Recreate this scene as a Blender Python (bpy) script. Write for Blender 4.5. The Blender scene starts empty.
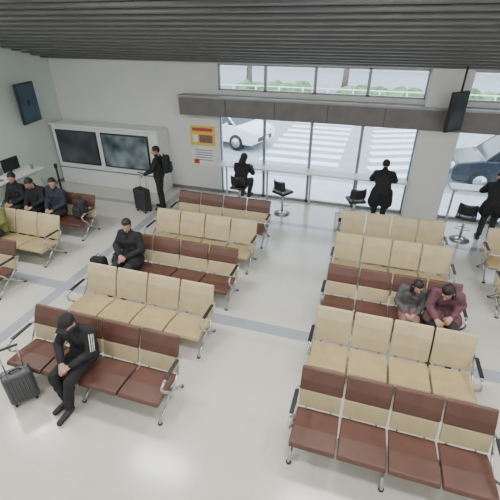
import bpy, bmesh, math, random
import numpy as np
from mathutils import Vector, Matrix, Euler, noise
random.seed(4)
COL = bpy.context.scene.collection
R_=math.radians

# ---------------------------------------------------------------- materials
def mat(name, col, rough=0.6, metal=0.0, noise=0.0, nscale=8.0, bump=0.0, emit=None, estr=0.0, spec=0.5):
    m = bpy.data.materials.new(name); m.use_nodes=True
    nt=m.node_tree; b=nt.nodes['Principled BSDF']
    b.inputs['Base Color'].default_value=(*col,1)
    b.inputs['Roughness'].default_value=rough
    b.inputs['Metallic'].default_value=metal
    b.inputs['Specular IOR Level'].default_value=spec
    if noise>0 or bump>0:
        tc=nt.nodes.new('ShaderNodeTexCoord'); n=nt.nodes.new('ShaderNodeTexNoise')
        n.inputs['Scale'].default_value=nscale; n.inputs['Detail'].default_value=4
        nt.links.new(tc.outputs['Object'],n.inputs['Vector'])
        if noise>0:
            r=nt.nodes.new('ShaderNodeValToRGB')
            r.color_ramp.elements[0].position=0.3; r.color_ramp.elements[1].position=0.7
            r.color_ramp.elements[0].color=(*[max(0,c*(1-noise)) for c in col],1)
            r.color_ramp.elements[1].color=(*[min(1,c*(1+noise)) for c in col],1)
            nt.links.new(n.outputs['Fac'],r.inputs['Fac']); nt.links.new(r.outputs['Color'],b.inputs['Base Color'])
        if bump>0:
            bp=nt.nodes.new('ShaderNodeBump'); bp.inputs['Strength'].default_value=bump
            bp.inputs['Distance'].default_value=0.01
            nt.links.new(n.outputs['Fac'],bp.inputs['Height']); nt.links.new(bp.outputs['Normal'],b.inputs['Normal'])
    if emit:
        b.inputs['Emission Color'].default_value=(*emit,1); b.inputs['Emission Strength'].default_value=estr
    return m

M={}
M['wall']=mat('wall_paint',(0.70,0.71,0.70),0.7,noise=0.03,nscale=1.5)
M['wallg']=mat('wall_paint_green',(0.60,0.70,0.65),0.6,noise=0.03,nscale=1.5)
M['ceil']=mat('ceiling_paint',(0.26,0.26,0.26),0.8,noise=0.05,nscale=2)
M['slat']=mat('ceiling_slat',(0.15,0.15,0.15),0.6,noise=0.05,nscale=4)
M['bulk']=mat('bulkhead_panel',(0.16,0.148,0.15),0.45,noise=0.12,nscale=3)
M['frame']=mat('aluminium_frame',(0.30,0.31,0.32),0.4,metal=0.5,noise=0.04)
M['white']=mat('white_laminate',(0.78,0.80,0.80),0.35,noise=0.02)
M['chrome']=mat('chrome',(0.55,0.55,0.55),0.28,metal=0.9,noise=0.03)
M['black']=mat('black_plastic',(0.018,0.018,0.02),0.4,noise=0.1)
M['vinylB']=mat('vinyl_brown',(0.110,0.050,0.037),0.42,noise=0.12,nscale=6,bump=0.1)
M['vinylY']=mat('vinyl_beige',(0.44,0.345,0.18),0.45,noise=0.08,nscale=6,bump=0.1)
M['vinylP']=mat('vinyl_pale_beige',(0.52,0.43,0.26),0.45,noise=0.08,nscale=6,bump=0.1)
M['asphalt']=mat('asphalt',(0.36,0.38,0.40),0.9,noise=0.12,nscale=3)
M['pave']=mat('pavement',(0.60,0.62,0.62),0.9,noise=0.08,nscale=2)
M['roadw']=mat('road_paint',(0.92,0.93,0.93),0.8,noise=0.04)
M['leaf']=mat('foliage',(0.15,0.25,0.10),0.8,noise=0.6,nscale=2.5,bump=0.8)
M['bark']=mat('bark',(0.18,0.14,0.11),0.9,noise=0.3,bump=0.6)
M['carw']=mat('car_paint_white',(0.85,0.86,0.87),0.25,noise=0.01)
M['card']=mat('car_paint_dark',(0.03,0.035,0.05),0.2,noise=0.05)
M['carglass']=mat('car_glass',(0.03,0.04,0.05),0.08,noise=0.05)
M['rubber']=mat('rubber',(0.02,0.02,0.02),0.8,noise=0.1)
M['redl']=mat('tail_light',(0.5,0.02,0.02),0.3,noise=0.05)
M['skin']=mat('skin',(0.46,0.27,0.19),0.55,noise=0.06,nscale=15)
M['hair']=mat('hair_black',(0.012,0.010,0.010),0.55,noise=0.3,nscale=30,bump=0.5)
M['eye']=mat('eye',(0.6,0.6,0.6),0.2,noise=0.02)
M['lips']=mat('lips',(0.36,0.13,0.11),0.5,noise=0.05)
M['mask']=mat('face_mask_black',(0.02,0.02,0.02),0.7,noise=0.1)
def cloth(n,c): return mat(n,c,0.85,noise=0.18,nscale=14,bump=0.4)
M['cblack']=cloth('cloth_black',(0.014,0.014,0.017))
M['cdark']=cloth('cloth_charcoal',(0.03,0.03,0.036))
M['cnavy']=cloth('cloth_navy',(0.022,0.026,0.045))
M['cmauve']=cloth('cloth_mauve',(0.14,0.06,0.075))
M['cgrey']=cloth('cloth_grey',(0.09,0.09,0.095))
M['colive']=cloth('cloth_olive',(0.17,0.18,0.06))
M['cwhite']=cloth('cloth_white',(0.75,0.75,0.75))
M['cpink']=cloth('cloth_pink',(0.26,0.12,0.12))
M['shoe']=mat('shoe',(0.02,0.02,0.022),0.5,noise=0.1)
M['case']=mat('suitcase_shell',(0.035,0.035,0.04),0.4,noise=0.15,nscale=10)
M['caseg']=mat('suitcase_shell_grey',(0.06,0.06,0.07),0.35,noise=0.15,nscale=10)
M['yellow']=mat('poster_yellow',(0.72,0.55,0.08),0.5,noise=0.05)
M['red']=mat('poster_red',(0.5,0.06,0.05),0.5,noise=0.05)
M['ink']=mat('ink_grey',(0.2,0.2,0.25),0.5,noise=0.05)

# glass
g=bpy.data.materials.new('window_glass'); g.use_nodes=True; nt=g.node_tree; nt.nodes.clear()
o=nt.nodes.new('ShaderNodeOutputMaterial'); mx=nt.nodes.new('ShaderNodeMixShader'); tr=nt.nodes.new('ShaderNodeBsdfTransparent')
gl=nt.nodes.new('ShaderNodeBsdfGlossy'); gl.inputs['Roughness'].default_value=0.02; fr=nt.nodes.new('ShaderNodeFresnel'); fr.inputs['IOR'].default_value=1.35
tr.inputs['Color'].default_value=(0.93,0.96,0.97,1)
nt.links.new(fr.outputs[0],mx.inputs[0]); nt.links.new(tr.outputs[0],mx.inputs[1]); nt.links.new(gl.outputs[0],mx.inputs[2]); nt.links.new(mx.outputs[0],o.inputs[0])
M['glass']=g
# floor
def floor_mat():
    m=bpy.data.materials.new('floor_tile'); m.use_nodes=True; nt=m.node_tree; b=nt.nodes['Principled BSDF']
    tc=nt.nodes.new('ShaderNodeTexCoord'); br=nt.nodes.new('ShaderNodeTexBrick')
    br.offset=0; br.inputs['Scale'].default_value=1.0; br.inputs['Brick Width'].default_value=0.6; br.inputs['Row Height'].default_value=0.6
    br.inputs['Mortar Size'].default_value=0.003
    br.inputs['Color1'].default_value=(0.69,0.68,0.61,1); br.inputs['Color2'].default_value=(0.67,0.655,0.59,1); br.inputs['Mortar'].default_value=(0.59,0.575,0.52,1)
    no=nt.nodes.new('ShaderNodeTexNoise'); no.inputs['Scale'].default_value=0.8; no.inputs['Detail'].default_value=5
    mx=nt.nodes.new('ShaderNodeMixRGB'); mx.blend_type='MULTIPLY'; mx.inputs[0].default_value=0.12
    nt.links.new(tc.outputs['Object'],br.inputs['Vector']); nt.links.new(tc.outputs['Object'],no.inputs['Vector'])
    nt.links.new(br.outputs['Color'],mx.inputs[1]); nt.links.new(no.outputs['Fac'],mx.inputs[2]); nt.links.new(mx.outputs[0],b.inputs['Base Color'])
    b.inputs['Roughness'].default_value=0.18
    return m
M['floor']=floor_mat()
M['band']=mat('floor_band_grey',(0.36,0.39,0.43),0.2,noise=0.06,nscale=4)
# screen picture
def screen_mat(name,c0,c1,estr,sc=1.3):
    m=bpy.data.materials.new(name); m.use_nodes=True; nt=m.node_tree; b=nt.nodes['Principled BSDF']
    tc=nt.nodes.new('ShaderNodeTexCoord'); n=nt.nodes.new('ShaderNodeTexNoise'); n.inputs['Scale'].default_value=sc; n.inputs['Detail'].default_value=1.5
    r=nt.nodes.new('ShaderNodeValToRGB'); r.color_ramp.elements[0].color=(*c0,1); r.color_ramp.elements[1].color=(*c1,1)
    r.color_ramp.elements[0].position=0.35; r.color_ramp.elements[1].position=0.7
    nt.links.new(tc.outputs['Object'],n.inputs['Vector']); nt.links.new(n.outputs['Fac'],r.inputs['Fac'])
    nt.links.new(r.outputs[0],b.inputs['Base Color']); nt.links.new(r.outputs[0],b.inputs['Emission Color']); b.inputs['Emission Strength'].default_value=estr
    b.inputs['Roughness'].default_value=0.15
    return m
M['scrA']=screen_mat('screen_dark',(0.02,0.025,0.03),(0.07,0.08,0.09),0.25)
M['scrB']=screen_mat('screen_picture',(0.02,0.035,0.045),(0.20,0.24,0.27),0.35,sc=2.0)
M['scrC']=screen_mat('screen_blue',(0.012,0.03,0.06),(0.03,0.06,0.10),0.25)

# ---------------------------------------------------------------- builder
class B:
    def __init__(s): s.bm=bmesh.new(); s.mats=[]
    def mi(s,m):
        m=M[m] if isinstance(m,str) else m
        if m not in s.mats: s.mats.append(m)
        return s.mats.index(m)
    def _fin(s,verts,m,smooth=False):
        i=s.mi(m); fs=set()
        for v in verts:
            for f in v.link_faces: fs.add(f)
        for f in fs: f.material_index=i; f.smooth=smooth
        return fs
    def box(s,c,size,m,rot=None,bev=0.0,seg=2):
        Mx=Matrix.Translation(Vector(c))@(Euler(rot).to_matrix().to_4x4() if rot else Matrix())@Matrix.Diagonal((*size,1))
        r=bmesh.ops.create_cube(s.bm,size=1,matrix=Mx); vs=r['verts']
        fs=s._fin(vs,m)
        if bev>0:
            es=set(e for f in fs for e in f.edges)
            rr=bmesh.ops.bevel(s.bm,geom=list(es),offset=bev,segments=seg,affect='EDGES',profile=0.5)
            i=s.mi(m)
            for f in rr['faces']: f.material_index=i; f.smooth=True
            for f in fs:
                if f.is_valid: f.smooth=True
    def box2(s,a,b,m,bev=0):
        a=Vector(a);b=Vector(b); s.box((a+b)/2,[abs(x) for x in (b-a)],m,bev=bev)
    def tube(s,p0,p1,r0,m,r1=None,seg=12,cap=True):
        r1=r0 if r1 is None else r1
        p0=Vector(p0);p1=Vector(p1); d=p1-p0
        if d.length<1e-6: return
        q=d.to_track_quat('Z','Y').to_matrix().to_4x4()
        r=bmesh.ops.create_cone(s.bm,cap_ends=cap,segments=seg,radius1=r0,radius2=r1,depth=d.length,matrix=Matrix.Translation((p0+p1)/2)@q)
        s._fin(r['verts'],m,True)
    def sph(s,c,r,m,seg=12,rings=8,rot=None):
        if not hasattr(r,'__len__'): r=(r,r,r)
        Mx=Matrix.Translation(Vector(c))@(Euler(rot).to_matrix().to_4x4() if rot else Matrix())@Matrix.Diagonal((*r,1))
        rr=bmesh.ops.create_uvsphere(s.bm,u_segments=seg,v_segments=rings,radius=1,matrix=Mx)
        s._fin(rr['verts'],m,True); return rr['verts']
    def path(s,pts,r,m,seg=8):
        for a,b in zip(pts[:-1],pts[1:]): s.tube(a,b,r,m,seg=seg)
        for p in pts: s.sph(p,r,m,seg=8,rings=6)
    def prof(s,pts,x0,x1,m,bev=0.0):
        vs=[s.bm.verts.new((x0,p[0],p[1])) for p in pts]
        f=s.bm.faces.new(vs); r=bmesh.ops.extrude_face_region(s.bm,geom=[f])
        nv=[v for v in r['geom'] if isinstance(v,bmesh.types.BMVert)]
        bmesh.ops.translate(s.bm,verts=nv,vec=(x1-x0,0,0))
        fs=s._fin(vs+nv,m,False)
        bmesh.ops.recalc_face_normals(s.bm,faces=list(fs))
        if bev>0:
            es=set(e for ff in fs for e in ff.edges)
            rr=bmesh.ops.bevel(s.bm,geom=list(es),offset=bev,segments=2,affect='EDGES',profile=0.5)
            i=s.mi(m)
            for ff in rr['faces']: ff.material_index=i; ff.smooth=True
    def mesh(s,name):
        me=bpy.data.meshes.new(name); s.bm.to_mesh(me); s.bm.free()
        for m in s.mats: me.materials.append(m)
        return me
    def obj(s,name,loc=(0,0,0),rot=(0,0,0),parent=None):
        return put(s.mesh(name),name,loc,rot,parent)
def put(me,name,loc=(0,0,0),rot=(0,0,0),parent=None):
    o=bpy.data.objects.new(name,me); COL.objects.link(o); o.location=loc; o.rotation_euler=rot
    if parent: o.parent=parent
    return o
def empty(name,loc=(0,0,0),rot=(0,0,0)):
    o=bpy.data.objects.new(name,None); COL.objects.link(o); o.location=loc; o.rotation_euler=rot; o.empty_display_size=0.1
    return o
def sbox(name,a,b,m,bev=0):
    bb=B(); a=Vector(a);b=Vector(b); c=(a+b)/2
    bb.box((0,0,0),[abs(x) for x in (b-a)],m,bev=bev); return bb.obj(name,c)

# ---------------------------------------------------------------- room shell
XL,XR,YB,YF=-9.2,5.5,-3.0,10.0
ZB0,ZB1=2.24,2.68
sbox('floor',(XL-0.2,YB-0.2,-0.15),(XR+0.2,YF+0.2,0),'floor')
sbox('wall_left',(XL-0.2,YB-0.2,0),(XL,YF+0.2,4.9),'wallg')
sbox('wall_right',(XR,YB-0.2,0),(XR+0.2,YF+0.2,4.9),'wall')
sbox('wall_rear',(XL,YB-0.2,0),(XR,YB,4.9),'wall')
b=B()
b.box2((XL,YF,0),(-4.0,YF+0.2,3.62),'wall')
b.box2((-4.0,YF,ZB0),(XR,YF+0.2,2.84),'wall')
b.box2((-4.0,YF,3.46),(XR,YF+0.2,3.62),'wall')
b.obj('wall_window_side')
b=B(); b.box2((1.02,9.74,0),(1.86,10.2,3.52),'wall',bev=0.02); b.obj('pillar')
# ceiling
b=B()
b.box2((XL-0.2,YB-0.2,4.7),(XR+0.2,5.0,4.9),'ceil')
b.prof([(5.0,4.7),(5.0,4.9),(10.2,3.66),(10.2,3.46)],XL-0.2,XR+0.2,'ceil')
b.obj('ceiling')
b=B(); ang=math.atan2(1.2,5.0)
for i in range(16):
    y=5.2+i*0.3; z=4.7-(y-5.0)*0.2385-0.035
    b.box((-1.85,y,z),(14.6,0.09,0.05),'slat',rot=(-ang,0,0))
b.obj('ceiling_slats')
b=B(); b.box2((XL,9.98,0),(-4.0,10.0,0.1),'ink'); b.obj('baseboard_window_side')
b=B(); b.box2((XL,YB,0),(XL+0.02,9.98,0.1),'ink'); b.obj('baseboard_left')
# floor bands
n=1
for (a,c) in [((XL,4.55),(XR,4.78)),((XL,8.45),(XR,8.62)),((-5.25,YB),(-5.05,9.9)),((XL,0.4),(XR,0.62))]:
    b=B(); b.box2((a[0],a[1],0.0),(c[0],c[1],0.003 if n!=3 else 0.002),'band'); b.obj('trim_%d'%n); n+=1
# bulkhead
b=B()
b.box2((-5.0,9.66,ZB0),(XR,10.0,ZB1),'bulk',bev=0.01)
b.box2((-5.02,9.64,ZB1),(XR,10.0,ZB1+0.05),'frame')
for x in [-3.7,-2.4,-1.1,0.2,1.5,2.8,4.1]: b.box2((x,9.652,ZB0+0.02),(x+0.012,9.66,ZB1-0.02),'black')
b.obj('bulkhead_beam')

# windows
def window(name,x0,x1,z0,z1,doorish=False):
    b=B(); w=0.035
    y0,y1=10.04,10.12
    b.box2((x0,y0,z0),(x0+w,y1,z1),'frame'); b.box2((x1-w,y0,z0),(x1,y1,z1),'frame')
    b.box2((x0,y0,z0),(x1,y1,z0+w*(2.2 if doorish else 1)),'frame'); b.box2((x0,y0,z1-w),(x1,y1,z1),'frame')
    b.box2((x0+w,10.075,z0+w),(x1-w,10.083,z1-w),'glass')
    b.obj(name)
n=1
xs=[-4.0,-2.75,-1.5,-0.25,1.02]
for a,c in zip(xs[:-1],xs[1:]): window('window_%d'%n,a,c,0,ZB0,True); n+=1
xs2=[1.86,3.1,4.3,5.5]
for a,c in zip(xs2[:-1],xs2[1:]): window('window_%d'%n,a,c,0,ZB0,True); n+=1
for a,c in list(zip(xs[:-1],xs[1:]))+list(zip(xs2[:-1],xs2[1:])): window('window_%d'%n,a,c,2.84,3.46); n+=1

# window counter
for (x0,x1) in [(-3.95,0.98),(1.95,5.3)]:
    b=B(); b.box2((x0,9.55,0.95),(x1,9.98,0.995),'white',bev=0.008)
    x=x0+0.15
    while x<x1:
        b.box2((x-0.025,9.88,0),(x+0.025,9.93,0.95),'chrome'); b.box2((x-0.015,9.6,0.90),(x+0.015,9.9,0.95),'chrome'); x+=1.2
    b.obj('window_counter')

# screen cabinet
e=empty('display_cabinet',(-7.35,9.65,0))
b=B()
b.box((0,0.02,0.9),(3.5,0.62,1.8),'white',bev=0.02)
b.box((0,-0.30,1.80),(3.6,0.1,0.06),'white',bev=0.01)
b.box((0,-0.30,0.52),(3.5,0.02,0.03),'ink'); 
b.obj('cabinet',parent=e)
for i,(x0,x1,mm) in enumerate([(-8.95,-7.56,'scrA'),(-7.40,-5.88,'scrB')]):
    b=B(); w=x1-x0
    b.box((0,0,0),(w,0.05,0.98),'black',bev=0.01); b.box((0,-0.028,0),(w-0.08,0.008,0.90),mm)
    b.obj('screen_%d'%(i+1),((x0+x1)/2+7.35,-0.31,1.17),parent=e)
# yellow poster, with a white printed notice sheet below it
b=B(); b.box((0,0,0),(0.74,0.012,0.54),'yellow'); b.box((0,-0.008,0.17),(0.6,0.004,0.09),'red'); b.box((0.1,-0.008,-0.08),(0.4,0.004,0.22),'cpink'); b.box((-0.22,-0.008,-0.08),(0.14,0.004,0.2),'white')
b.obj('poster',(-4.52,9.993,1.63))
b=B(); b.box((0,0,0),(0.74,0.012,0.52),'white')
for k in range(5): b.box((0.02,-0.008,0.17-k*0.07),(0.56-0.08*(k%2),0.004,0.022),'ink')
b.box((-0.22,-0.009,-0.17),(0.16,0.004,0.12),'red'); b.obj('poster',(-4.52,9.993,1.06))

# wall display on left wall
e=empty('wall_television',(-8.92,8.6,2.5),(0,0,R_(90+12)))
b=B(); b.box((0,0,0),(0.80,0.06,1.0),'black',bev=0.012); b.box((0,-0.034,0),(0.74,0.006,0.92),'scrC'); b.box((0,0.1,0),(0.1,0.3,0.1),'black'); b.obj('screen',parent=e)
# display at pillar
e=empty('hanging_monitor',(1.62,9.40,2.72),(0,0,R_(50)))
b=B(); b.box((0,0,0),(0.55,0.08,0.80),'black',bev=0.012); b.box((0,-0.044,0),(0.49,0.006,0.74),'scrA'); b.tube((0,0,0.4),(0,0,0.92),0.02,'black'); b.box((0,0.03,0),(0.2,0.1,0.2),'black'); b.obj('screen',parent=e)

# service desk left
b=B()
b.box2((-9.18,5.8,0),(-8.45,7.9,0.95),'wallg',bev=0.01); b.box2((-9.18,5.72,0.95),(-8.32,7.98,1.0),'white',bev=0.01)
b.box((-8.8,7.4,1.2),(0.05,0.5,0.32),'black',bev=0.01); b.tube((-8.84,7.4,1.0),(-8.84,7.4,1.12),0.03,'black'); b.box((-8.6,6.7,1.02),(0.3,0.22,0.02),'ink')
b.box((-8.58,7.0,1.03),(0.22,0.3,0.05),'white',rot=(0,0,0.3)); b.box((-8.9,6.9,1.10),(0.3,0.36,0.2),'ink',bev=0.02); b.tube((-8.5,7.75,1.0),(-8.5,7.75,1.11),0.035,'ink',r1=0.04)
b.box((-8.88,6.35,1.12),(0.2,0.28,0.24),'cwhite',bev=0.01)
b.obj('service_desk')
# stanchion
def stanchion(x,y):
    b=B(); b.tube((0,0,0),(0,0,0.03),0.16,'black',seg=24); b.tube((0,0,0.03),(0,0,0.93),0.03,'black'); b.tube((0,0,0.86),(0,0,0.97),0.045,'black',seg=16)
    b.obj('belt_stanchion',(x,y,0))
stanchion(-8.3,8.35)

# ---------------------------------------------------------------- benches
def bench_mesh(kind,pitch,nseat=4):
    b=B(); W=pitch*nseat
    for i in range(nseat):
        x0=i*pitch+0.012; x1=(i+1)*pitch-0.012
        sc='vinylB' if kind=='brown' else 'vinylY'
        b.prof([(-0.74,0.355),(-0.71,0.40),(-0.48,0.395),(-0.20,0.355),(-0.17,0.31),(-0.45,0.32),(-0.70,0.315)],x0,x1,sc,bev=0.014)
        if kind=='brown':
            b.prof([(-0.205,0.38),(-0.150,0.595),(-0.100,0.585),(-0.155,0.37)],x0+0.005,x1-0.005,'vinylP',bev=0.012)
            b.prof([(-0.152,0.600),(-0.110,0.72),(-0.04,0.85),(-0.005,0.86),(-0.03,0.77),(-0.07,0.67),(-0.102,0.59)],x0,x1,'vinylB',bev=0.014)
        else:
            b.prof([(-0.205,0.38),(-0.160,0.55),(-0.110,0.71),(-0.04,0.85),(-0.005,0.86),(-0.03,0.77),(-0.07,0.65),(-0.11,0.54),(-0.155,0.37)],x0,x1,'vinylP',bev=0.014)
        for xx in (x0+0.1,x1-0.1):
            b.path([(xx,-0.40,0.29),(xx,-0.15,0.30),(xx,-0.085,0.48),(xx,-0.02,0.72)],0.011,'chrome',seg=6)
    b.box((W/2,-0.40,0.27),(W+0.02,0.07,0.05),'chrome',bev=0.008)
    for x in (-0.01,W+0.01):
        b.path([(x,-0.10,0.58),(x,-0.16,0.605),(x,-0.54,0.595),(x,-0.62,0.56),(x,-0.60,0.48),(x,-0.42,0.28)],0.017,'chrome')
        b.path([(x,-0.10,0.58),(x,-0.22,0.40),(x,-0.38,0.28)],0.015,'chrome')
        b.box((x,-0.35,0.612),(0.05,0.34,0.02),'black',bev=0.006)
    for x in (0.03,W-0.03,W/2):
        b.path([(x,-0.40,0.27),(x,-0.54,0.13),(x,-0.70,0.02)],0.02,'chrome'); b.path([(x,-0.40,0.27),(x,-0.24,0.13),(x,-0.10,0.02)],0.02,'chrome')
        b.tube((x,-0.70,0),(x,-0.70,0.02),0.03,'black'); b.tube((x,-0.10,0),(x,-0.10,0.02),0.03,'black')
    return b.mesh('waiting_bench')
PL,PR=0.575,0.52
bmL={k:bench_mesh(k,PL) for k in('brown','beige')}; bmR={k:bench_mesh(k,PR) for k in('brown','beige')}
ROWS=[(3.28,'brown'),(4.45,'beige'),(5.62,'brown'),(6.80,'beige'),(7.88,'brown')]
for y,k in ROWS: put(bmL[k],'waiting_bench',(-4.25,y,0))
for i,(y,k) in enumerate(ROWS): put(bmR['beige' if i==4 else k],'waiting_bench',(-0.38,y,0))
for y,k in [(4.66,'brown'),(5.80,'beige'),(6.98,'brown')]: put(bmL[k],'waiting_bench',(-8.27,y,0))
for y,k in [(6.80,'beige'),(7.88,'beige')]: put(bmR[k],'waiting_bench',(2.45,y,0))

# ---------------------------------------------------------------- bar stools
def stool_mesh():
    b=B()
    b.tube((0,0,0),(0,0,0.015),0.22,'chrome',seg=28); b.tube((0,0,0.015),(0,0,0.05),0.20,'chrome',r1=0.04,seg=28)
    b.tube((0,0,0.04),(0,0,0.58),0.028,'chrome'); 
    pts=[(0.15*math.cos(a),-0.05+0.15*math.sin(a),0.25) for a in [R_(x) for x in range(180,361,20)]]
    b.path([(0,0,0.25)]+pts+[(0,0,0.25)],0.01,'chrome',seg=6)
    b.box((0,0,0.61),(0.42,0.40,0.07),'black',bev=0.03,seg=3)
    N=11; rows=[0.70,0.78,0.88,0.95]; grid=[]
    for j,z in enumerate(rows):
        r=[]
        for k in range(N):
            a=(k/(N-1)-0.5)*2.0; w=0.235 if j<3 else 0.215
            r.append(b.bm.verts.new((w*math.sin(a),0.235*math.cos(a)-0.01+0.10*(z-0.70)-0.0,z)))
        grid.append(r)
    fs=[]
    for j in range(3):
        for k in range(N-1): fs.append(b.bm.faces.new((grid[j][k],grid[j][k+1],grid[j+1][k+1],grid[j+1][k])))
    ret=bmesh.ops.extrude_face_region(b.bm,geom=fs)
    nv=[v for v in ret['geom'] if isinstance(v,bmesh.types.BMVert)]
    for v in nv:
        d=Vector((v.co.x,v.co.y,0)).normalized(); v.co-=d*0.025
    allv=[v for r in grid for v in r]+nv
    b._fin(allv,'black',True)
    for sx in(-1,1): b.path([(sx*0.12,0.16,0.60),(sx*0.13,0.21,0.66),(sx*0.13,0.20,0.74)],0.014,'black',seg=6)
    return b.mesh('bar_stool')
sm=stool_mesh()
for x,y,r in [(-3.15,9.12,180),(-1.97,9.1,150),(-0.15,9.12,200),(2.28,8.92,165),(3.6,9.0,180)]:
    put(sm,'bar_stool',(x,y,0),(0,0,R_(r)))

# ---------------------------------------------------------------- luggage
def suitcase(loc,rot,m='case',h=0.52,w=0.38,d=0.22,handle=0.42,tilt=0):
    b=B()
    b.box((0,0,0.06+h/2),(w,d,h),m,bev=0.035,seg=3)
    for k in range(-3,4): b.box((k*w/8.5,-d/2-0.002,0.06+h/2),(0.012,0.012,h*0.8),m,bev=0.004)
    b.box((0,0,0.06+h/2),(w+0.006,0.012,h+0.006),'black',bev=0.003)
    for sx in(-1,1):
        for sy in(-1,1):
            b.tube((sx*(w/2-0.05)-0.012,sy*(d/2-0.04),0.028),(sx*(w/2-0.05)+0.012,sy*(d/2-0.04),0.028),0.028,'rubber')
            b.box((sx*(w/2-0.05),sy*(d/2-0.04),0.055),(0.035,0.035,0.03),'black')
        b.tube((sx*w*0.3,d/2-0.03,h),(sx*w*0.3,d/2-0.03,h+0.06+handle),0.009,'chrome')
    b.box((0,d/2-0.03,h+0.06+handle),(w*0.6+0.06,0.03,0.03),'black',bev=0.01)
    b.path([(-0.07,0,h+0.06),(-0.05,0,h+0.09),(0.05,0,h+0.09),(0.07,0,h+0.06)],0.01,'black',seg=6)
    b.obj('suitcase',loc,(tilt,0,rot))
suitcase((-5.52,8.15,0),R_(-20),h=0.58,w=0.42,d=0.25,handle=0.38)
suitcase((-3.86,2.38,0),R_(52),m='caseg',h=0.46,w=0.34,d=0.20,handle=0.34)

def backpack_parts(b,m='cblack'):
    b.box((0,0,0.23),(0.31,0.17,0.44),m,bev=0.07,seg=4)
    b.box((0,-0.10,0.15),(0.24,0.08,0.24),m,bev=0.035,seg=3)
    b.box((0,-0.145,0.24),(0.2,0.006,0.008),'chrome')
    b.path([(-0.04,0.05,0.45),(-0.02,0.05,0.49),(0.02,0.05,0.49),(0.04,0.05,0.45)],0.008,m,seg=6)
    for sx in(-1,1): b.path([(sx*0.09,0.08,0.42),(sx*0.11,0.12,0.36),(sx*0.12,0.12,0.2),(sx*0.13,0.08,0.06)],0.014,m,seg=6)
b=B(); backpack_parts(b); b.obj('backpack',(-4.68,5.12,0.01),(R_(-4),0,R_(10)))
b=B(); backpack_parts(b,'cdark'); b.obj('backpack',(-6.24,6.64,0.40),(R_(-5),0,R_(-10)))
# shopping bag
b=B()
b.prof([(-0.07,0),(-0.08,0.36),(0.08,0.36),(0.07,0)],-0.15,0.15,'cwhite',bev=0.006); b.box((0,-0.079,0.2),(0.16,0.008,0.14),'black')
for sy in(-0.05,0.05): b.path([(-0.07,sy,0.36),(-0.05,sy,0.46),(0.05,sy,0.46),(0.07,sy,0.36)],0.006,'black',seg=6)
b.obj('shopping_bag',(-0.42,8.80,0),(0,0,R_(15)))

# ---------------------------------------------------------------- people
def remeshed(bm,voxel,smooth_it=4):
    me=bpy.data.meshes.new('tmp'); bm.to_mesh(me); bm.free()
    ob=bpy.data.objects.new('tmp',me); COL.objects.link(ob)
    md=ob.modifiers.new('r','REMESH'); md.mode='VOXEL'; md.voxel_size=voxel; md.use_smooth_shade=True
    ms=ob.modifiers.new('s','SMOOTH'); ms.factor=0.5; ms.iterations=smooth_it
    bpy.context.view_layer.update()
    dg=bpy.context.evaluated_depsgraph_get()
    out=bpy.data.meshes.new_from_object(ob.evaluated_get(dg))
    bpy.data.objects.remove(ob); bpy.data.meshes.remove(me)
    return out
_head={}
def head_mesh(style,hair,skin,mask):
    key=(style,hair,skin,mask)
    if key in _head: return _head[key]
    s=B()
    s.sph((0,0.01,0.02),(0.076,0.095,0.098),'skin',20,14)     # cranium
    s.sph((0,-0.022,-0.04),(0.058,0.068,0.075),'skin',16,12)  # jaw
    s.sph((0,-0.06,-0.095),(0.026,0.022,0.02),'skin')       # chin
    s.tube((0,-0.088,0.0),(0,-0.108,-0.035),0.010,'skin',r1=0.016); s.sph((0,-0.107,-0.036),0.015,'skin')
    for sx in(-1,1):
        s.sph((sx*0.077,0.012,-0.012),(0.012,0.020,0.032),'skin')
        s.sph((sx*0.03,-0.083,0.022),(0.02,0.01,0.008),'skin')
    s.tube((0,0.02,-0.05),(0,0.03,-0.14),0.05,'skin')
    me=remeshed(s.bm,0.0065,2)
    b=B(); b.bm.from_mesh(me); i=b.mi(skin)
    for f in b.bm.faces: f.material_index=i; f.smooth=True
    for sx in(-1,1):
        b.sph((sx*0.031,-0.083,0.002),(0.014,0.008,0.008),'eye'); b.sph((sx*0.031,-0.090,0.002),(0.006,0.004,0.007),'hair')
        b.box((sx*0.032,-0.093,0.022),(0.034,0.008,0.007),'hair',bev=0.002)
    b.sph((0,-0.088,-0.064),(0.024,0.009,0.008),'lips')
    if mask: b.sph((0,-0.035,-0.052),(0.066,0.083,0.05),'mask',16,12)
    vs=b.sph((0,0.022,0.036),(0.088,0.102,0.098),hair,24,16)
    dele=[v for v in vs if (v.co.y<-0.045 and v.co.z<0.055) or v.co.z<-0.04]
    if style!='long': dele=[v for v in vs if (v.co.y<-0.045 and v.co.z<0.055) or v.co.z<(-0.055 if v.co.y>0.05 else 0.0)]
    bmesh.ops.delete(b.bm,geom=dele,context='VERTS')
    if style=='long':
        b.sph((0,0.065,-0.09),(0.082,0.05,0.14),hair,16,12)
        for sx in(-1,1): b.sph((sx*0.07,0.02,-0.08),(0.022,0.045,0.12),hair)
    if style=='cap':
        b.sph((0,0.012,0.062),(0.093,0.108,0.075),'cblack',20,12); b.box((0,-0.115,0.055),(0.13,0.09,0.012),'cblack',rot=(R_(10),0,0),bev=0.005)
    m=b.mesh('head'); _head[key]=m; return m
_hand={}
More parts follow.
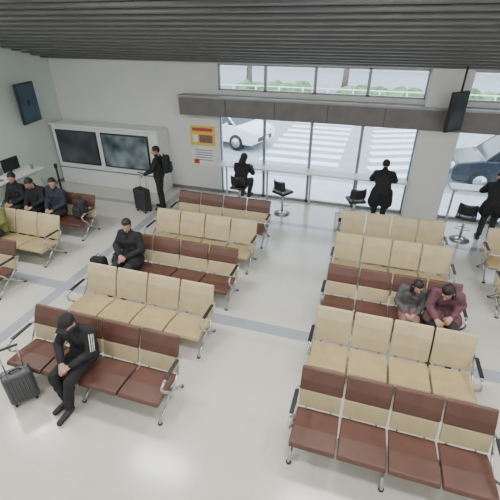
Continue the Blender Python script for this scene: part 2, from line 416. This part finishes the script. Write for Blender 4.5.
def hand_mesh(skin,curl):
    key=(skin,curl)
    if key in _hand: return _hand[key]
    s=B()
    for x in(-0.028,-0.01,0.01,0.028): s.tube((x*0.7,0,0.0),(x,0,0.085),0.015,'skin',r1=0.013); s.sph((x,0,0.085),0.013,'skin')
    s.sph((0,0,0.0),(0.03,0.022,0.03),'skin')
    for x,L in((-0.031,0.055),(-0.0105,0.070),(0.0105,0.074),(0.031,0.066)):
        p=Vector((x,0,0.09)); a=curl*0.5; r=0.0088
        for k,(f,ca) in enumerate(((0.45,1),(0.32,2.1),(0.23,3.0))):
            d=Vector((x*0.25 if k==0 else 0,-math.sin(a*ca),math.cos(a*ca))); q=p+d*L*f
            s.tube(p,q,r,'skin',r1=r*0.92,seg=8); s.sph(q,r*0.93,'skin',8,6); p=q; r*=0.92
    p0=Vector((0.024,-0.004,0.02)); p1=Vector((0.055,-0.018,0.055)); p2=Vector((0.06,-0.035,0.085))
    s.tube(p0,p1,0.014,'skin',r1=0.011); s.sph(p1,0.011,'skin'); s.tube(p1,p2,0.0105,'skin',r1=0.009); s.sph(p2,0.009,'skin')
    me=remeshed(s.bm,0.0042,1); me.materials.clear(); me.materials.append(M[skin])
    _hand[key]=me; return me

SEAT=dict(pel=(0,0,0.515),wai=(0,0.045,0.67),che=(0,0.05,0.87),neck=(0,0.03,1.04),head=(0,0.0,1.18),
  shR=(-0.17,0.05,0.97),shL=(0.17,0.05,0.97),elR=(-0.235,-0.04,0.73),elL=(0.235,-0.04,0.73),wrR=(-0.09,-0.25,0.64),wrL=(0.09,-0.25,0.64),
  hiR=(-0.095,-0.02,0.50),hiL=(0.095,-0.02,0.50),knR=(-0.13,-0.46,0.505),knL=(0.13,-0.46,0.505),anR=(-0.13,-0.50,0.10),anL=(0.13,-0.50,0.10),
  toR=(-0.14,-0.67,0.04),toL=(0.14,-0.67,0.04))
STAND=dict(pel=(0,0,0.93),wai=(0,0.0,1.07),che=(0,0.0,1.26),neck=(0,0.0,1.43),head=(0,-0.02,1.57),
  shR=(-0.18,0,1.37),shL=(0.18,0,1.37),elR=(-0.24,0.03,1.10),elL=(0.24,0.03,1.10),wrR=(-0.23,-0.08,0.87),wrL=(0.23,-0.08,0.87),
  hiR=(-0.09,0,0.90),hiL=(0.09,0,0.90),knR=(-0.10,-0.03,0.50),knL=(0.11,0.0,0.50),anR=(-0.11,0.0,0.10),anL=(0.12,0.04,0.10),
  toR=(-0.13,-0.18,0.04),toL=(0.14,-0.14,0.04))
def person(name,loc,rotz,base,over={},top='cblack',leg='cdark',shoe='shoe',skin='skin',hair='hair',style='short',hyaw=0,hpitch=0,
           scale=1.0,coat=0.0,puff=1.0,mask=False,stripes=False,pack=False,curl=0.9,seed=0):
    J={k:Vector(v) for k,v in base.items()}
    for k,v in over.items(): J[k]=Vector(v)
    E=empty(name,loc,(0,0,rotz)); E.scale=(scale,)*3
    bones=[]
    def bone(a,c,r0,r1,m): bones.append((Vector(a),Vector(c),r0,r1,m))
    p=puff; X=Vector((1,0,0)); nd=(J['head']-J['neck']).normalized()
    for s_ in(-1,1):
        L='L' if s_>0 else 'R'
        o=X*s_
        bone(J['pel']+o*0.080,J['wai']+o*0.065,0.112*p,0.100*p,top)
        bone(J['wai']+o*0.06,J['che']+o*0.075,0.100*p,0.110*p,top)
        bone(J['che']+o*0.075,J['sh'+L]-o*0.03+Vector((0,0,-0.02)),0.108*p,0.074*p,top)
        bone(J['sh'+L],J['neck']+Vector((0,0.01,-0.02)),0.06*p,0.052,top)
        em=J['sh'+L].lerp(J['el'+L],0.5)
        bone(J['sh'+L],em,0.066*p,0.058*p,top); bone(em,J['el'+L],0.058*p,0.055*p,top)
        wc=J['el'+L].lerp(J['wr'+L],0.93)
        bone(J['el'+L],wc,0.053*p,0.042*p,top)
        bone(wc,J['wr'+L],0.030,0.028,skin)
        hi=J['hi'+L]; kn=J['kn'+L]; an=J['an'+L]; to=J['to'+L]
        cuff=kn.lerp(an,0.90)
        bone(hi,kn,0.096,0.070,leg)
        bone(kn,kn.lerp(an,0.4),0.070,0.066,leg); bone(kn.lerp(an,0.4),cuff,0.066,0.058,leg)
        bone(an,an+Vector((0,0,-0.05)),0.040,0.045,shoe)
        heel=an+Vector((0,0,-0.052)) - (Vector((to.x,to.y,0))-Vector((an.x,an.y,0))).normalized()*0.03
        bone(heel,to,0.046,0.040,shoe)
        if coat>0:
            q=hi.lerp(kn,coat)
            bone(hi+o*0.02,q+o*0.03,0.118*p,0.130*p,top)
    bone(J['che'],J['neck'],0.10*p,0.064,top)
    bone(J['neck'],J['neck']+nd*0.03,0.064,0.066,top)
    bone(J['neck'],J['neck'].lerp(J['head'],0.6),0.052,0.050,skin)
    s=B()
    for a,c,r0,r1,m in bones:
        s.tube(a,c,r0,'skin',r1=r1,seg=16); s.sph(a,r0,'skin',14,10); s.sph(c,r1,'skin',14,10)
    me=remeshed(s.bm,0.015,4)
    names=[]; 
    for bn in bones:
        if bn[4] not in names: names.append(bn[4])
    me.materials.clear()
    for nme in names: me.materials.append(M[nme])
    def nearest(C):
        best=np.full(len(C),1e9); idx=np.zeros(len(C),dtype=np.int32)
        for a,c,r0,r1,m in bones:
            a=np.array(a); d=np.array(c)-a; t=np.clip(((C-a)@d)/max(1e-9,d@d),0,1)
            dist=np.linalg.norm(C-(a+t[:,None]*d),axis=1)-(r0+(r1-r0)*t)
            k=dist<best; best[k]=dist[k]; idx[k]=names.index(m)
        return idx
    # cloth folds
    nv=len(me.vertices)
    V=np.empty(nv*3); me.vertices.foreach_get('co',V); V=V.reshape(-1,3)
    Nn=np.empty(nv*3); me.vertices.foreach_get('normal',Nn); Nn=Nn.reshape(-1,3)
    vi=nearest(V); ox,oy=seed*3.1+loc[0]*7,loc[1]*5
    F=np.zeros(nv); clothy=np.array([nm not in (skin,shoe) for nm in names])[vi]
    for k in np.nonzero(clothy)[0]:
        x,y,z=V[k]
        F[k]=noise.noise((x*9+ox,y*9+oy,z*17))*0.010+(0.5-abs(noise.noise((x*14+2*ox,y*14+2*oy,z*24))))*0.006
    V=V+Nn*F[:,None]; V[:,2]=np.maximum(V[:,2],0.002)
    me.vertices.foreach_set('co',V.ravel()); me.update()
    n=len(me.polygons); C=np.empty(n*3); me.polygons.foreach_get('center',C); C=C.reshape(-1,3)
    me.polygons.foreach_set('material_index',nearest(C)); me.polygons.foreach_set('use_smooth',[True]*n); me.update()
    put(me,'body',parent=E)
    put(head_mesh(style,hair,skin,mask),'head',J['head'],(R_(hpitch),0,R_(hyaw)),parent=E)
    for s_ in(-1,1):
        L='L' if s_>0 else 'R'
        d=(J['wr'+L]-J['el'+L]).normalized()
        down=Vector((-s_*0.35,0,-1)); ny=-(down-d*down.dot(d)).normalized()
        xx=ny.cross(d).normalized()
        thumb_dir=Vector((-s_,0,0))
        h=hand_mesh(skin,curl); flip = 1 if xx.dot(thumb_dir)>0 else -1
        mt=Matrix((xx*flip,ny,d)).transposed().to_4x4()
        oo=put(h,'hand_'+('left' if s_>0 else 'right'),parent=E); oo.matrix_local=Matrix.Translation(J['wr'+L]+d*0.02)@mt
    if stripes:
        for s_ in(-1,1):
            L='L' if s_>0 else 'R'
            a=J['sh'+L]; c=J['el'+L]; d=(c-a).normalized(); out=Vector((s_,-0.6,0.2)); out=(out-d*out.dot(d)).normalized(); side=d.cross(out)
            b=B()
            for k in(-1,0,1):
                pts=[]
                for i in range(5):
                    t=0.1+i/5; rr=(0.066+(0.055-0.066)*t)*p-0.001
                    an_=k*0.36; pts.append(a.lerp(c,t)+(out*math.cos(an_)+side*math.sin(an_))*rr)
                b.path(pts,0.006,'cwhite',seg=6)
            b.obj('sleeve_stripes',parent=E)
    if pack:
        b=B(); backpack_parts(b); o=b.obj('backpack',(J['che'].x,J['che'].y+0.22,J['wai'].z-0.06),(0,0,R_(180)),parent=E)
    return E
def seat_person(name,x,Y0,**k):
    rot=k.pop('rot',0)
    return person(name,(x,Y0-0.36,0),R_(rot),SEAT,**k)
cL=lambda i:-4.25+PL*(i+0.5); cR=lambda i:-0.38+PR*(i+0.5); cF=lambda i:-8.27+PL*(i+0.5)

# foreground man
seat_person('seated_man_with_cap',cL(1)+0.15,3.28,over=dict(head=(0.0,-0.12,1.12),neck=(0,-0.03,1.00),che=(0,0.0,0.85),shR=(-0.18,-0.01,0.94),shL=(0.18,-0.01,0.94),
   elR=(-0.26,-0.12,0.71),elL=(0.25,-0.12,0.71),wrR=(-0.06,-0.33,0.64),wrL=(0.09,-0.34,0.64),
   knR=(-0.10,-0.46,0.51),knL=(0.13,-0.46,0.50),anR=(-0.04,-0.44,0.10),anL=(0.08,-0.54,0.10),toR=(-0.08,-0.62,0.04),toL=(0.08,-0.73,0.04)),
   top='cblack',leg='cblack',style='cap',mask=True,hpitch=22,hyaw=8,stripes=True,puff=1.16)
# man in L3
seat_person('seated_man',cL(0)-0.02,5.62,top='cblack',leg='cdark',hpitch=12,hyaw=15,puff=1.22,coat=0.35,
   over=dict(elR=(-0.27,-0.05,0.74),elL=(0.27,-0.05,0.74),wrR=(-0.05,-0.27,0.70),wrL=(0.08,-0.28,0.68)))
# pair on right
seat_person('seated_woman',cR(3)-0.03,5.62,top='cmauve',leg='cdark',style='long',hpitch=34,hyaw=-30,puff=1.12,coat=0.3,
   over=dict(head=(-0.05,-0.22,1.03),neck=(-0.02,-0.10,0.94),che=(0,-0.02,0.81),shR=(-0.17,-0.06,0.89),shL=(0.16,-0.06,0.89),elR=(-0.22,-0.17,0.70),wrR=(-0.14,-0.38,0.66)))
seat_person('seated_child',cR(2)+0.03,5.62,top='cgrey',leg='cpink',style='long',hpitch=22,hyaw=20,puff=1.08,scale=0.84,
   over=dict(head=(0.04,-0.10,1.14),neck=(0.01,-0.02,1.02),pel=(0,0.0,0.57),hiR=(-0.095,-0.02,0.56),hiL=(0.095,-0.02,0.56),knR=(-0.1,-0.46,0.56),knL=(0.1,-0.46,0.56)))
# left group
seat_person('seated_traveller',cF(0),6.98,top='cblack',leg='cdark',hpitch=10,hyaw=10,puff=1.15)
seat_person('seated_traveller',cF(1),6.98,top='cblack',leg='cblack',hpitch=25,hyaw=-10,puff=1.18,over=dict(head=(0,-0.08,1.14)))
seat_person('seated_traveller',cF(2)+0.02,6.98,top='cnavy',leg='cdark',hpitch=5,hyaw=35,puff=1.15)
seat_person('seated_traveller',cF(1)+0.05,5.80,top='colive',leg='cdark',hpitch=15,hyaw=0,puff=1.1)
# standing man w/ backpack
person('standing_man',(-5.12,8.45,0),R_(-75),STAND,over=dict(elL=(0.27,-0.10,1.14),wrL=(0.24,-0.30,1.04)),top='cblack',leg='cblack',pack=True,puff=1.12,hyaw=0,hpitch=8,curl=1.5)
# counter people
person('counter_customer',(-3.12,9.12,0),R_(170),dict(SEAT),over=dict(pel=(0,0,0.76),wai=(0,-0.03,0.90),che=(0,-0.10,1.06),neck=(0,-0.16,1.20),head=(0,-0.22,1.32),
   shR=(-0.17,-0.11,1.14),shL=(0.17,-0.11,1.14),elR=(-0.25,-0.22,0.96),elL=(0.25,-0.22,0.96),wrR=(-0.10,-0.44,1.045),wrL=(0.10,-0.44,1.045),
   hiR=(-0.09,-0.02,0.75),hiL=(0.09,-0.02,0.75),knR=(-0.13,-0.38,0.70),knL=(0.13,-0.38,0.70),anR=(-0.10,-0.30,0.32),anL=(0.10,-0.30,0.32),toR=(-0.11,-0.46,0.28),toL=(0.11,-0.46,0.28)),
   top='cblack',leg='cdark',hair='hair',style='long',hpitch=30,hyaw=-15,puff=1.15)
LEAN=dict(pel=(0,0.06,0.90),wai=(0,0.02,1.03),che=(0,-0.08,1.19),neck=(0,-0.17,1.33),head=(0,-0.26,1.44),
   shR=(-0.18,-0.10,1.27),shL=(0.18,-0.10,1.27),elR=(-0.27,-0.24,1.08),elL=(0.27,-0.24,1.08),wrR=(-0.08,-0.40,1.05),wrL=(0.10,-0.40,1.05),
   hiR=(-0.09,0.06,0.87),hiL=(0.09,0.06,0.87))
person('counter_customer',(0.42,9.20,0),R_(180),STAND,over=LEAN,top='cblack',leg='cblack',coat=0.75,puff=1.22,hpitch=25)
person('counter_customer',(2.80,9.1,0),R_(175),STAND,over=LEAN,top='cblack',leg='cdark',coat=0.4,puff=1.12,hpitch=15,hyaw=30)

# ---------------------------------------------------------------- outdoors
sbox('ground_road',(-40,11.8,-0.3),(40,70,-0.04),'asphalt')
sbox('pavement_near',(-40,10.2,-0.3),(40,12.0,-0.02),'pave')
b=B()
for y0 in np.arange(12.6,22,0.95): b.box2((-3.9,y0,-0.04),(-1.0,y0+0.45,-0.032),'roadw')
b.obj('crosswalk_stripes')
b=B()
for k in range(9): b.box((1.1,13.2+k*0.95,-0.036),(2.3,0.42,0.01),'roadw',rot=(0,0,R_(22)))
b.obj('crosswalk_stripes')
b=B()
b.box2((-40,22.6,-0.04),(40,22.8,-0.03),'roadw'); b.box2((-40,23.6,-0.04),(40,25.5,0.08),'pave'); b.obj('pavement_far')
b=B()
for k in range(-20,22): b.box2((k*1.5,25.0,0.08),(k*1.5+0.08,25.08,1.0),'white')
for z in(0.35,0.65,0.97): b.box2((-30,25.02,z),(32,25.06,z+0.06),'white')
b.obj('guard_fence')
def blob(b,c,r,m,n=3):
    rr=bmesh.ops.create_icosphere(b.bm,subdivisions=n,radius=1,matrix=Matrix.Translation(Vector(c))@Matrix.Diagonal((*r,1)))
    for v in rr['verts']:
        d=(v.co-Vector(c)); v.co+=d*(random.random()-0.5)*0.35
    b._fin(rr['verts'],m,False)
b=B()
for k in range(60):
    if k%7 in(5,6): continue
    blob(b,(-30+k*1.0+random.random()*.3,27+random.random()*.6,0.4),(0.8,0.7,0.5+random.random()*.3),'leaf',2)
b.obj('hedge')
def tree(x,y,h,s):
    b=B(); b.tube((0,0,-0.1),(0.1,0,h*0.5),0.2*s,'bark',r1=0.12*s); b.tube((0.1,0,h*0.5),(0,0.1,h*0.85),0.12*s,'bark',r1=0.04)
    for k in range(5):
        a=k*1.3; b.tube((0.08,0,h*(0.4+0.06*k)),(math.cos(a)*1.1*s,math.sin(a)*1.1*s,h*(0.6+0.06*k)),0.06*s,'bark',r1=0.02)
    for k in range(16):
        a=random.random()*6.28; r=random.random()*1.5*s
        blob(b,(math.cos(a)*r,math.sin(a)*r,h*(0.55+0.4*random.random())),[s*(0.5+0.45*random.random())]*3,'leaf',2)
    b.obj('tree',(x,y,0))
for x,y,h,s in [(-13,29,5,1.2),(-9.5,30,5.5,1.3),(-2.5,31,5.5,1.3),(3.6,29,5,1.2),(10,29,5,1.2),(17,29,5,1.2),(-17,31,6,1.4)]: tree(x,y,h,s)
b=B()
b.box2((-34,48,-0.1),(34,54,7.0),'pave')
for k in range(-15,15):
    for z in (1.0,3.8): b.box2((k*2.2,47.95,z),(k*2.2+1.3,48.0,z+1.5),'carglass')
b.obj('distant_building')

def car(name,loc,rot,paint,h=1.45):
    b=B(); L=2.05
    low=[(-L,0.35),(-L-0.03,0.62),(-L+0.08,0.80),(-L+0.75,0.93),(L-0.25,0.98),(L-0.02,0.85),(L,0.5),(L-0.05,0.28),(-L+0.1,0.25)]
    b.prof(low,-0.85,0.85,paint,bev=0.06)
    def gh(y0,y1,y2,y3,z0,z1,w0,w1,m,bev):
        vs=[]
        for z,ya,yb,w in((z0,y0,y3,w0),(z1,y1,y2,w1)):
            vs+= [b.bm.verts.new((-w,ya,z)),b.bm.verts.new((w,ya,z)),b.bm.verts.new((w,yb,z)),b.bm.verts.new((-w,yb,z))]
        F=[(0,3,2,1),(4,5,6,7),(0,1,5,4),(1,2,6,5),(2,3,7,6),(3,0,4,7)]
        fs=[b.bm.faces.new([vs[i] for i in f]) for f in F]; i=b.mi(m)
        for f in fs: f.material_index=i
        es=set(e for f in fs for e in f.edges); rr=bmesh.ops.bevel(b.bm,geom=list(es),offset=bev,segments=2,affect='EDGES')
        for f in rr['faces']: f.material_index=i; f.smooth=True
    gh(-1.25,-0.55,1.35,1.85,0.90,h,0.80,0.64,'carglass',0.04)
    gh(-0.62,-0.5,1.3,1.42,h-0.06,h+0.03,0.67,0.60,paint,0.03)
    for y0,y1 in((-1.2,-0.55),(1.85,1.35)):
        for sx in(-1,1): b.tube((sx*0.79,y0,0.92),(sx*0.645,y1,h-0.02),0.035,paint)
    for sx in(-1,1): b.tube((sx*0.80,0.35,0.92),(sx*0.655,0.32,h-0.02),0.035,paint); b.box((sx*0.93,-0.85,0.98),(0.16,0.1,0.12),paint,bev=0.03)
    for sx in(-1,1):
        for y in(-1.25,1.3):
            b.tube((sx*0.66,y,0.31),(sx*0.88,y,0.31),0.31,'rubber',seg=24); b.tube((sx*0.87,y,0.31),(sx*0.892,y,0.31),0.19,'chrome',seg=16)
        b.box((sx*0.62,-L-0.0,0.68),(0.34,0.12,0.14),'white',bev=0.03); b.box((sx*0.68,L-0.03,0.75),(0.25,0.12,0.18),'redl',bev=0.03)
    b.box((0,-L-0.01,0.45),(1.0,0.08,0.16),'black',bev=0.02); b.box((0,-L-0.06,0.45),(0.42,0.02,0.13),'white')
    b.obj(name,loc,(0,0,rot))
car('white_car',(-6.1,15.6,-0.04),R_(75),'carw')
car('dark_car',(4.5,13.3,-0.04),R_(-90),'card',h=1.6)

# ---------------------------------------------------------------- lights
def panel(x,y,z,rx,w=1.3,h=0.5,P=75):
    e=empty('ceiling_light',(x,y,z),(rx,0,0))
    b=B(); b.box((0,0,0.02),(w+0.08,h+0.08,0.05),'white',bev=0.01); b.obj('housing',parent=e)
    ld=bpy.data.lights.new('panel','AREA'); ld.shape='RECTANGLE'; ld.size=w; ld.size_y=h; ld.energy=P; ld.color=(1,0.995,0.965)
    lo=bpy.data.objects.new('lamp',ld); COL.objects.link(lo); lo.parent=e; lo.location=(0,0,-0.012)
for x in(-7.2,-3.6,0,3.4):
    for y in(-1.6,1.6,4.4): panel(x,y,4.64,0,P=60 if y<4 else 98)

w=bpy.data.worlds.new('overcast_sky'); bpy.context.scene.world=w; w.use_nodes=True; nt=w.node_tree; bg=nt.nodes['Background']
tc=nt.nodes.new('ShaderNodeTexCoord'); sp=nt.nodes.new('ShaderNodeSeparateXYZ'); rp=nt.nodes.new('ShaderNodeValToRGB')
rp.color_ramp.elements[0].color=(0.90,0.95,1.0,1); rp.color_ramp.elements[1].color=(0.66,0.80,1.0,1); rp.color_ramp.elements[1].position=0.9
nt.links.new(tc.outputs['Generated'],sp.inputs[0]); nt.links.new(sp.outputs['Z'],rp.inputs[0]); nt.links.new(rp.outputs[0],bg.inputs[0])
bg.inputs[1].default_value=5.2

# ---------------------------------------------------------------- camera
cd=bpy.data.cameras.new('camera'); cd.sensor_width=36; cd.lens=385/500*36; cd.clip_start=0.05; cd.clip_end=300
co=bpy.data.objects.new('camera',cd); COL.objects.link(co); co.location=(0,0,4.3); co.rotation_euler=(R_(90-30.3),0,R_(17.4))
bpy.context.scene.camera=co
